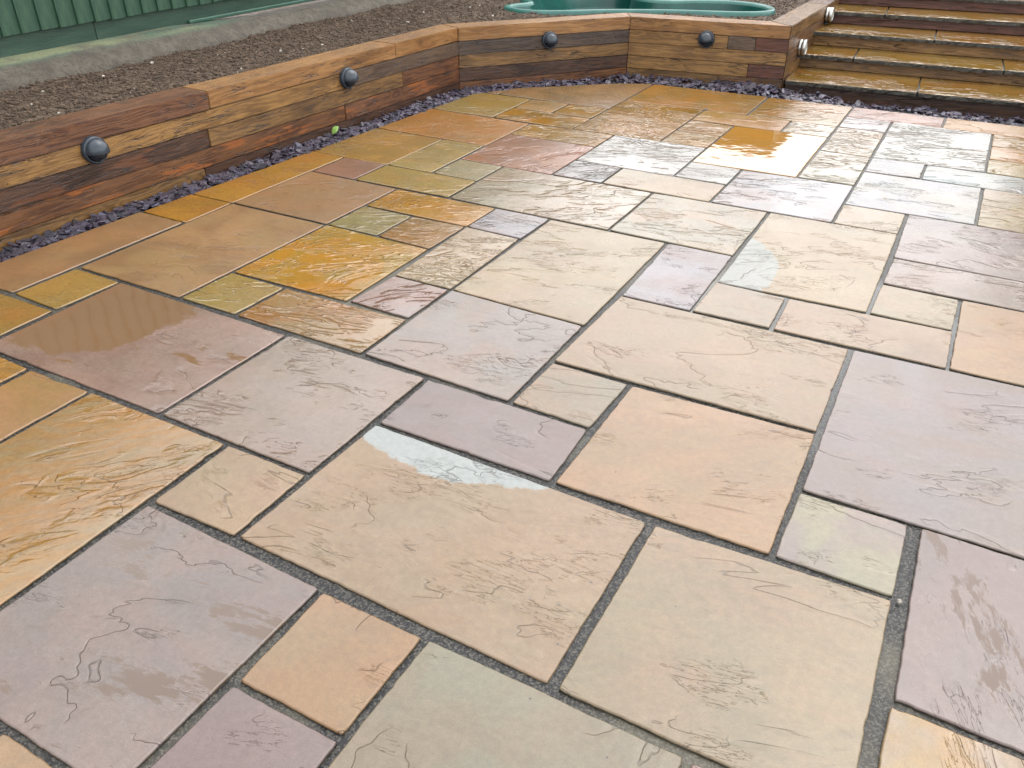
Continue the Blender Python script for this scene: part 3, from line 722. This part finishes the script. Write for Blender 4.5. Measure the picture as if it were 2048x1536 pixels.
for x, y in CL:
    hump = .020 * max(0, mn.noise(Vector((x * 3, y * 3, 2)))) + .012 * mn.noise(Vector((x * 9, y * 9, 5)))
    lv = rr_.choice([0, 0, 1, 1, 2]) * .007
    if y > 5.2 and x > -.6 and x < .5: hump += .010 * max(0, 1 - abs(x + .25) * 2)
    z = zslate(x, y) + hump + lv + .004
    s = rr_.choice([.026, .038, .050, .062, .074]) * rr_.uniform(.85, 1.15)
    tl = rr_.gauss(0, .34)
    Mx = Matrix.Translation((x, y, z)) @ Matrix.Rotation(rr_.uniform(0, 6.28), 4, 'Z') @ Matrix.Rotation(tl, 4, 'X') @ Matrix.Rotation(rr_.gauss(0, .3), 4, 'Y') @ Matrix.Scale(s, 4)
    xf.append((inview(x, y, z) * s * (1 if lv > .006 else .4), Mx, rr_.randrange(14)))
xf.sort(key=lambda q: -q[0])
for _, Mx, k in xf[:290]:
    o = link('slate_chip', CH[k], (), bed); o.matrix_world = Mx
vs, fs = [], []
for _, Mx, k in xf[290:]:
    b0 = len(vs); vs += [tuple(Mx @ v.co) for v in CH[k].vertices]; fs += [tuple(b0 + i for i in p.vertices) for p in CH[k].polygons]
link('slate_chippings', mesh('slate_chippings', vs, fs), SLATE, bed, kind='stuff')

# ------------------------------------------------------------------ raised soil bed with pond
ZS = .395
POUT = [(-2.41, 5.66), (-2.47, 5.82), (-2.34, 6.05), (-2.50, 6.14), (-2.58, 6.30), (-2.62, 6.75), (-2.55, 7.3), (-2.20, 7.65), (-1.85, 7.50), (-1.72, 7.05), (-1.58, 6.78), (-1.34, 6.76), (-1.15, 6.93), (-.92, 7.03), (-.68, 7.03), (-.46, 6.93), (-.33, 6.72), (-.33, 6.53), (-.48, 6.38), (-.78, 6.28), (-1.05, 6.20), (-1.35, 6.06), (-1.62, 5.90), (-1.82, 5.72), (-2.02, 5.60), (-2.24, 5.58)]
def smooth_loop(P, it=2):
    P = [Vector(p) for p in P]
    for _ in range(it):
        Q = []
        for i in range(len(P)):
            a, b = P[i], P[(i + 1) % len(P)]; Q += [a.lerp(b, .25), a.lerp(b, .75)]
        P = Q
    return P
PO = smooth_loop(POUT)          # clockwise seen from above? fix to counter-clockwise
if sum(PO[i].cross(PO[(i + 1) % len(PO)]) for i in range(len(PO))) < 0: PO.reverse()
def inpoly(x, y, P):
    c = False; j = len(P) - 1
    for i in range(len(P)):
        if (P[i].y > y) != (P[j].y > y) and x < (P[j].x - P[i].x) * (y - P[i].y) / (P[j].y - P[i].y) + P[i].x: c = not c
        j = i
    return c
def insetloop(P, d):
    res = []
    for i in range(len(P)):
        e = (P[(i + 1) % len(P)] - P[i - 1]).normalized(); res.append(P[i] + Vector((-e.y, e.x)) * d)
    return res
PIN = insetloop(PO, .028)
BkS = offset_pts(F, TH - .02)
def wallback_x(y):      # x of the back of the wall (soil stops there)
    P = BkS
    if y < P[1].y: t = (y - P[0].y) / (P[1].y - P[0].y); return P[0].x + t * (P[1].x - P[0].x)
    if y < P[2].y: t = (y - P[1].y) / (P[2].y - P[1].y); return P[1].x + t * (P[2].x - P[1].x)
    if y < P[3].y: t = (y - P[2].y) / (P[3].y - P[2].y); return P[2].x + t * (P[3].x - P[2].x)
    return P[3].x + .012
def soilz(x, y):
    v = Vector((x, y, 0))
    z = ZS + .016 * mn.noise(v * 1.6) + .012 * mn.noise(v * 7) + .007 * mn.noise(v * 24) + .0045 * mn.noise(v * 60)
    z -= .012 * max(0, 1 - abs(x - wallback_x(y)) / .2)
    z = min(z, ZS + .02)
    return z
vs, fs = [], []
def soil_grid(ys, u_n, xl):
    rows = []
    for y in ys:
        xr = wallback_x(y); row = []
        for i in range(u_n + 1):
            x = xl + (xr - xl) * (i / u_n); z = soilz(x, y)
            if 5.3 < y < 8 and inpoly(x, y, PIN): z = -.1
            row.append(len(vs)); vs.append((x, y, z))
        rows.append(row)
    for a, b in zip(rows[:-1], rows[1:]):
        for i in range(u_n): fs.append((a[i], a[i + 1], b[i + 1], b[i]))
ys = []; y = -3.2
while y < 9: ys.append(y); y += .016 if y > .8 else .08
soil_grid(ys, 150, -3.55)
ys2 = [ys[-1] + i * .25 for i in range(28)]
soil_grid(ys2, 20, -3.9)
link('soil_bed', mesh('soil_bed', vs, fs, True), SOIL, kind='structure', label='bare brown soil bed behind the sleeper wall')
# upper ground at the head of the steps
ub = boxbm(.03, 14, 8.55, 15.6, .1, .595, 0); link('upper_ground', from_bm('upper_ground', ub), SOIL, kind='structure', label='bare upper garden level beyond the steps')
ub = boxbm(3.05, 14, -3, 8.5, -.2, .40, 0); link('side_ground', from_bm('side_ground', ub), SOIL, kind='structure', label='bare ground beside the patio')
# clods and pebbles
ico = bmesh.new(); bmesh.ops.create_icosphere(ico, subdivisions=1, radius=1.0)
IV = [v.co.copy() for v in ico.verts]; IF = [tuple(v.index for v in f.verts) for f in ico.faces]; ico.free()
def scatter(name, count, smin, smax, mat, seed, flat=.75, power=3, lab=None):
    r = random.Random(seed); vs, fs = [], []
    for _ in range(count):
        for _t in range(6):
            y = r.uniform(.6, 9.0); x = r.uniform(-3.5, wallback_x(y) - .02)
            if inview(x, y, .4) and not (y > 5.2 and inpoly(x, y, PO)): break
        else: continue
        s = smin + (smax - smin) * r.random() ** power; z = soilz(x, y) + s * .25; b0 = len(vs)
        q = r.uniform(0, 100); ca, sa = math.cos(q), math.sin(q); st = r.uniform(.7, 1.3)
        for c in IV:
            k = 1 + .45 * mn.noise(c * 1.7 + Vector((q, 0, 0))); xx, yy = c.x * s * k * st, c.y * s * k
            vs.append((x + xx * ca - yy * sa, y + xx * sa + yy * ca, z + c.z * s * k * flat))
        fs += [tuple(b0 + i for i in f) for f in IF]
    return link(name, mesh(name, vs, fs), mat, kind='stuff', label=lab)
scatter('soil_clods', 36000, .002, .012, CLOD, 3, lab='crumbs and clods of brown soil')
scatter('pale_pebbles', 110, .004, .013, PEB, 4, .8, 3, lab='small pale stones scattered on the soil')

# pond liner
pond = link('garden_pond', None, loc=(0, 0, 0), label='green moulded plastic garden pond liner, empty, sunk in the soil behind the wall', category='pond liner')
prof = [(-.004, -.035), (0, .004), (.006, .018), (.018, .022), (.045, .020), (.058, .012), (.064, -.005)]
prof2 = [(.064, -.005), (.075, -.06), (.10, -.17), (.115, -.215), (.19, -.225), (.205, -.235), (.23, -.36), (.245, -.43)]
def loopmesh(prof, cap, z):
    vs, fs = [], []; n = len(PO)
    L_ = None
    for k, (d, h) in enumerate(prof):
        P = PO
        # inset in small moves to keep the loop clean
        P = insetloop(PO, d) if d < .07 else insetloop(insetloop(insetloop(PO, .06), (d - .06) * .5), (d - .06) * .5)
        vs += [(p.x, p.y, z + h) for p in P]
        if k:
            for i in range(n):
                j = (i + 1) % n; fs.append(((k - 1) * n + i, (k - 1) * n + j, k * n + j, k * n + i))
    if cap: fs.append(tuple(range((len(prof) - 1) * n, len(prof) * n)))
    return mesh('basin', vs, fs, True)
link('rim', loopmesh(prof, False, ZS + .012), RIMM, pond)
link('basin', loopmesh(prof2, True, ZS + .012), POND, pond)

# ------------------------------------------------------------------ concrete kerb and fence
vs, fs = [], []
pk = [(.05, -.06), (.06, .0), (.025, .045), (-.02, .075), (-.075, .100), (-.14, .108), (-.19, .11), (-.30, .11)]
ys = [-3 + i * .03 for i in range(520)]
for y in ys:
    for (dx, z) in pk:
        v = Vector((0, y, z * 3 + dx))
        j = mn.noise(v * 1.6) * .014 + mn.noise(v * 9) * .006 + mn.noise(v * 31) * .004
        far = max(0, min(1, (y - 3.2) / .8))
        sh = -.085 * far if dx > -.12 else -.02 * far
        drift = -.018 * (y - 2)
        vs.append((-3.36 + dx + sh + drift * .4 + j, y, ZS + max(-.06, z * (1 - .25 * far)) + j * (.8 if dx > -.15 else .1)))
m = len(pk)
for i in range(len(ys) - 1):
    for k in range(m - 1): fs.append((i * m + k, i * m + k + 1, (i + 1) * m + k + 1, (i + 1) * m + k))
me = mesh('concrete_footing', [(x + 3.36, y, z - ZS) for x, y, z in vs], [f[::-1] for f in fs], True)
link('concrete_footing', me, CONC, loc=(-3.36, 0, ZS), label='rough concrete footing along the base of the green fence', category='footing')

def fx(y): return -3.622 - (y - 1.92) * .0235
fence = link('garden_fence', None, loc=(fx(5), 5, .5), label='green stained closeboard fence along the left of the soil bed', category='fence')
def fbox(name, mat, x0, x1, y0, y1, z0, z1, par, bev=.002, rz_=None, xc=None):
    bm = boxbm(x0, x1, -(y1 - y0) / 2, (y1 - y0) / 2, z0, z1, bev)
    yc = (y0 + y1) / 2
    o = link(name, from_bm(name, bm), mat, par); o.matrix_parent_inverse = Matrix.Translation(-Vector(par.location))
    o.location = (fx(yc), yc, 0); o.rotation_euler = (0, 0, math.atan(.0235) if rz_ is None else rz_); return o
gbn = [-3.2, -.6, 2.60, 5.2, 8.2, 11.2, 14.2, 15.6]
for a, b in zip(gbn[:-1], gbn[1:]): fbox('gravel_board', GREENH, -.028, 0.0, a + .002, b - .002, .495, .655, fence, .003)
fbox('ledge_rail', LEDGE, .0, .024, 3.35, 15.3, .500, .522, fence, .004)
fbox('fence_rail', GREENH, -.10, -.045, -3.1, 15.5, 1.2, 1.28, fence); fbox('fence_rail', GREENH, -.10, -.045, -3.1, 15.5, 2.0, 2.08, fence)
# boards: feather edged, one thick edge over the next
bproto = None
y = 1.97 - .125 * 41
i = 0
bm = bmesh.new(); bw = .140
hexa(bm, [(-.020, 0, .612), (.008, 0, .612), (-.012, bw, .612), (-.020, bw, .612)], [(-.020, 0, 2.30), (.008, 0, 2.30), (-.012, bw, 2.30), (-.020, bw, 2.30)])
bmesh.ops.translate(bm, verts=bm.verts[:], vec=(.024, 0, 0))
bproto = from_bm('fence_board', bm); bproto.materials.append(GREEN)
while y < 15.4:
    o = link('fence_board', bproto, (), fence); o.matrix_parent_inverse = Matrix.Translation(-Vector(fence.location))
    o.location = (fx(y) , y + random.uniform(-.004, .004), random.uniform(-.004, .004)); o.rotation_euler = (random.gauss(0, .0015), 0, .0235 - .035)
    y += .125; i += 1

# fence across the far end, seen only in the wet stone
bf = link('garden_fence', None, loc=(4, 15.6, .6), label='green stained closeboard fence across the far end of the garden', category='fence')
for k in range(9):
    bm = boxbm(-3.9 + k * 2 , -1.9 + k * 2 - .01, 15.6, 15.64, .5, 2.32, .003)
    o = link('fence_panel', from_bm('fence_panel', bm), GREEN, bf); o.matrix_parent_inverse = Matrix.Translation(-Vector(bf.location))
shed = link('garden_shed', None, loc=(-2.6, 13.6, .39), label='brown boarded garden shed standing at the far end of the soil bed', category='shed')
def addp(name, bm, mat, par):
    o = link(name, from_bm(name, bm), mat, par); o.matrix_parent_inverse = Matrix.Translation(-Vector(par.location)); return o
addp('wall', boxbm(-3.55, -1.42, 12.9, 14.6, .39, 2.52, .01), SHEDW, shed)
addp('roof', boxbm(-3.62, -1.36, 12.8, 14.7, 2.522, 2.62, .01), ROOFM, shed)
addp('door', boxbm(-2.8, -2.0, 12.86, 12.898, .45, 2.3, .005), SHEDW, shed)

# a clipped evergreen at the far right, reflected in the far corner of the patio
tree = link('garden_tree', None, loc=(3.4, 13.4, .6), label='dense evergreen tree at the far right of the upper garden', category='tree')
bm = bmesh.new(); bmesh.ops.create_cone(bm, cap_ends=True, segments=10, radius1=.16, radius2=.07, depth=2.2)
bmesh.ops.translate(bm, verts=bm.verts[:], vec=(3.4, 13.4, 1.6)); addp('trunk', bm, BARK, tree)
r = random.Random(8); vs, fs = [], []
for _ in range(9000):
    t = r.random(); a = r.uniform(0, 6.283); zc = .8 + 4.4 * t; R_ = 1.35 * math.sin(math.pi * min(1, (t * .85 + .12))) ** .7 * (r.random() ** .4)
    R_ *= 1 + .25 * mn.noise(Vector((math.cos(a) * 2, math.sin(a) * 2, zc * 1.2)))
    c = Vector((3.4 + R_ * math.cos(a), 13.4 + R_ * math.sin(a), zc)); u = Vector((r.gauss(0, 1), r.gauss(0, 1), r.gauss(0, 1))).normalized() * .07; w_ = u.cross(Vector((r.gauss(0, 1), r.gauss(0, 1), r.gauss(0, 1)))).normalized() * .04
    b0 = len(vs); vs += [tuple(c - u), tuple(c - w_), tuple(c + u), tuple(c + w_)]; fs.append((b0, b0 + 1, b0 + 2, b0 + 3))
o = link('crown', mesh('crown', vs, fs), CROWN, tree); o.matrix_parent_inverse = Matrix.Translation(-Vector(tree.location))

# ------------------------------------------------------------------ lamps
def lathe(bm, prof, seg=40, ang0=0, ang1=2 * math.pi, close=True):
    rows = []
    n = seg if close else seg + 1
    for (r_, x) in prof:
        rows.append([bm.verts.new((x, r_ * math.cos(ang0 + (ang1 - ang0) * i / seg), r_ * math.sin(ang0 + (ang1 - ang0) * i / seg))) for i in range(n)] if r_ > 1e-5 else [bm.verts.new((x, 0, 0))])
    for A, B in zip(rows[:-1], rows[1:]):
        for i in range(seg):
            j = (i + 1) % n if close else i + 1
            if len(A) == 1: bm.faces.new((A[0], B[i], B[j])) if len(B) > 1 else None
            elif len(B) == 1: bm.faces.new((A[i], A[j], B[0]))
            else: bm.faces.new((A[i], A[j], B[j], B[i]))
def lamp(loc, ang, lab, R=.064):
    t = link('wall_light', None, loc=loc, rot=(0, 0, ang), label=lab, category='wall light', group='black eyelid lights on the sleeper wall')
    bm = bmesh.new(); lathe(bm, [(R * .97, -.02), (R, .004), (R, .020), (R * .94, .026), (R * .84, .027), (R * .80, .020)]); link('base_ring', from_bm('base_ring', bm, True), BLACK, t)
    # hood: domed upper two thirds, standing proud
    bm = bmesh.new(); rd = R * .84; prof = [(rd, .016)] + [(rd * math.cos(a), .026 + .056 * math.sin(a)) for a in [i * math.pi / 2 / 10 for i in range(11)]]
    lathe(bm, prof, 40)
    geom = bm.verts[:] + bm.edges[:] + bm.faces[:]
    bmesh.ops.bisect_plane(bm, geom=geom, plane_co=(0, 0, -R * .16), plane_no=(0, 0, -1), clear_outer=True)
    bmesh.ops.solidify(bm, geom=bm.faces[:], thickness=-.003) if False else None
    me = from_bm('hood', bm, True); h = link('hood', me, BLACK, t); md = h.modifiers.new('s', 'SOLIDIFY'); md.thickness = .003; md.offset = 1
    bm = bmesh.new(); prof = [(rd * .93, .016)] + [(rd * .93 * math.cos(a), .024 + .046 * math.sin(a)) for a in [i * math.pi / 2 / 10 for i in range(11)]]
    lathe(bm, prof, 40); link('lens', from_bm('lens', bm, True), LENS, t)
    bm = boxbm(.015, .030, -.006, .006, -R * .99, -R * .84, .001); link('screw_lug', from_bm('screw_lug', bm), BLACK, t)
    return t
def onwall(run, s, z):
    A, B = F[run], F[run + 1]; e = (B - A).normalized(); p = A + e * s; nrm = Vector((e.y, -e.x)); return (p.x + nrm.x * .003, p.y + nrm.y * .003, z), math.atan2(nrm.y, nrm.x)
e0 = r1(1.44); l, a = onwall(0, e0, .297); lamp(l, a, 'black domed wall light nearest the camera, above the dark brown sleeper')
l, a = onwall(0, r1(3.26), .30); lamp(l, a, 'black domed wall light halfway along the left wall, beside the grey brown sleeper')
l, a = onwall(1, .746, .299); lamp(l, a, 'black domed wall light on the short angled wall section')
l, a = onwall(2, .622, .300); lamp(l, a, 'black domed wall light on the wall section in front of the pond, near the steps')
def steel(loc, lab):
    t = link('wall_light', None, loc=loc, rot=(0, 0, 0), label=lab, category='wall light', group='round steel lights beside the steps')
    R = .060
    bm = bmesh.new(); lathe(bm, [(R * .9, -.01), (R, -.005), (R, .012), (R * .97, .014), (R * .97, .018), (R, .020), (R, .044), (R * .95, .050), (R * .82, .050), (R * .80, .044)]); link('steel_body', from_bm('steel_body', bm, True), STEEL, t)
    bm = bmesh.new(); lathe(bm, [(R * .81, .042), (R * .78, .046), (R * .4, .050), (0, .051)]); link('lens', from_bm('lens', bm, True), OPAL, t)
    bm = boxbm(-.004, .018, -.010, .010, -R - .016, -R + .002, .002); link('cable_clip', from_bm('cable_clip', bm), BLACK, t)
steel((.003, 6.226, .222), 'round steel wall light beside the lower steps')
steel((.013, 7.135, .352), 'round steel wall light beside the upper steps, further back')

# ------------------------------------------------------------------ leaf, stray stones
def leaf(loc, rot, s):
    n = 9; vs, fs = [], []
    for i in range(n):
        t = i / (n - 1); wd = math.sin(math.pi * min(1, t * .94 + .03)) ** .8 * .34 * s; z = .10 * s * math.sin(t * 2.6)
        vs += [((t - .5) * s, -wd, z + .12 * wd), ((t - .5) * s, 0, z - .04 * s), ((t - .5) * s, wd, z + .12 * wd)]
    for i in range(n - 1):
        for k in range(2): fs.append((i * 3 + k, i * 3 + k + 1, (i + 1) * 3 + k + 1, (i + 1) * 3 + k))
    o = link('leaf', mesh('leaf', vs, fs, True), LEAF, loc=loc, rot=rot, label='single fresh green leaf on the slate by the left wall', category='leaf')
    md = o.modifiers.new('s', 'SOLIDIFY'); md.thickness = .0006
leaf((-2.13, 3.02, .035), (.9, -.75, .6), .062)
def stray(loc, s, mat, lab, q):
    bm = bmesh.new(); bmesh.ops.create_icosphere(bm, subdivisions=2, radius=1)
    for v in bm.verts: v.co = v.co * (s * (1 + .4 * mn.noise(v.co * 1.5 + Vector((q, 0, 0))))); v.co.z *= .7
    link('pebble', from_bm('pebble', bm, True), mat, loc=loc, label=lab, category='pebble')
stray((1.497, .604, .001), .0065, simple('grey_snail_stone', (.10, .09, .075), (.30, .27, .23), 150, .3), 'tiny grey pebble in the joint at the lower right', 1)
stray((-.285, 4.79, .002), .011, BLACK, 'small black lump put in for a dark hole in a joint near the far wall', 5)  # black lump added to stand for a small dark hole
print('slabs', nslab)
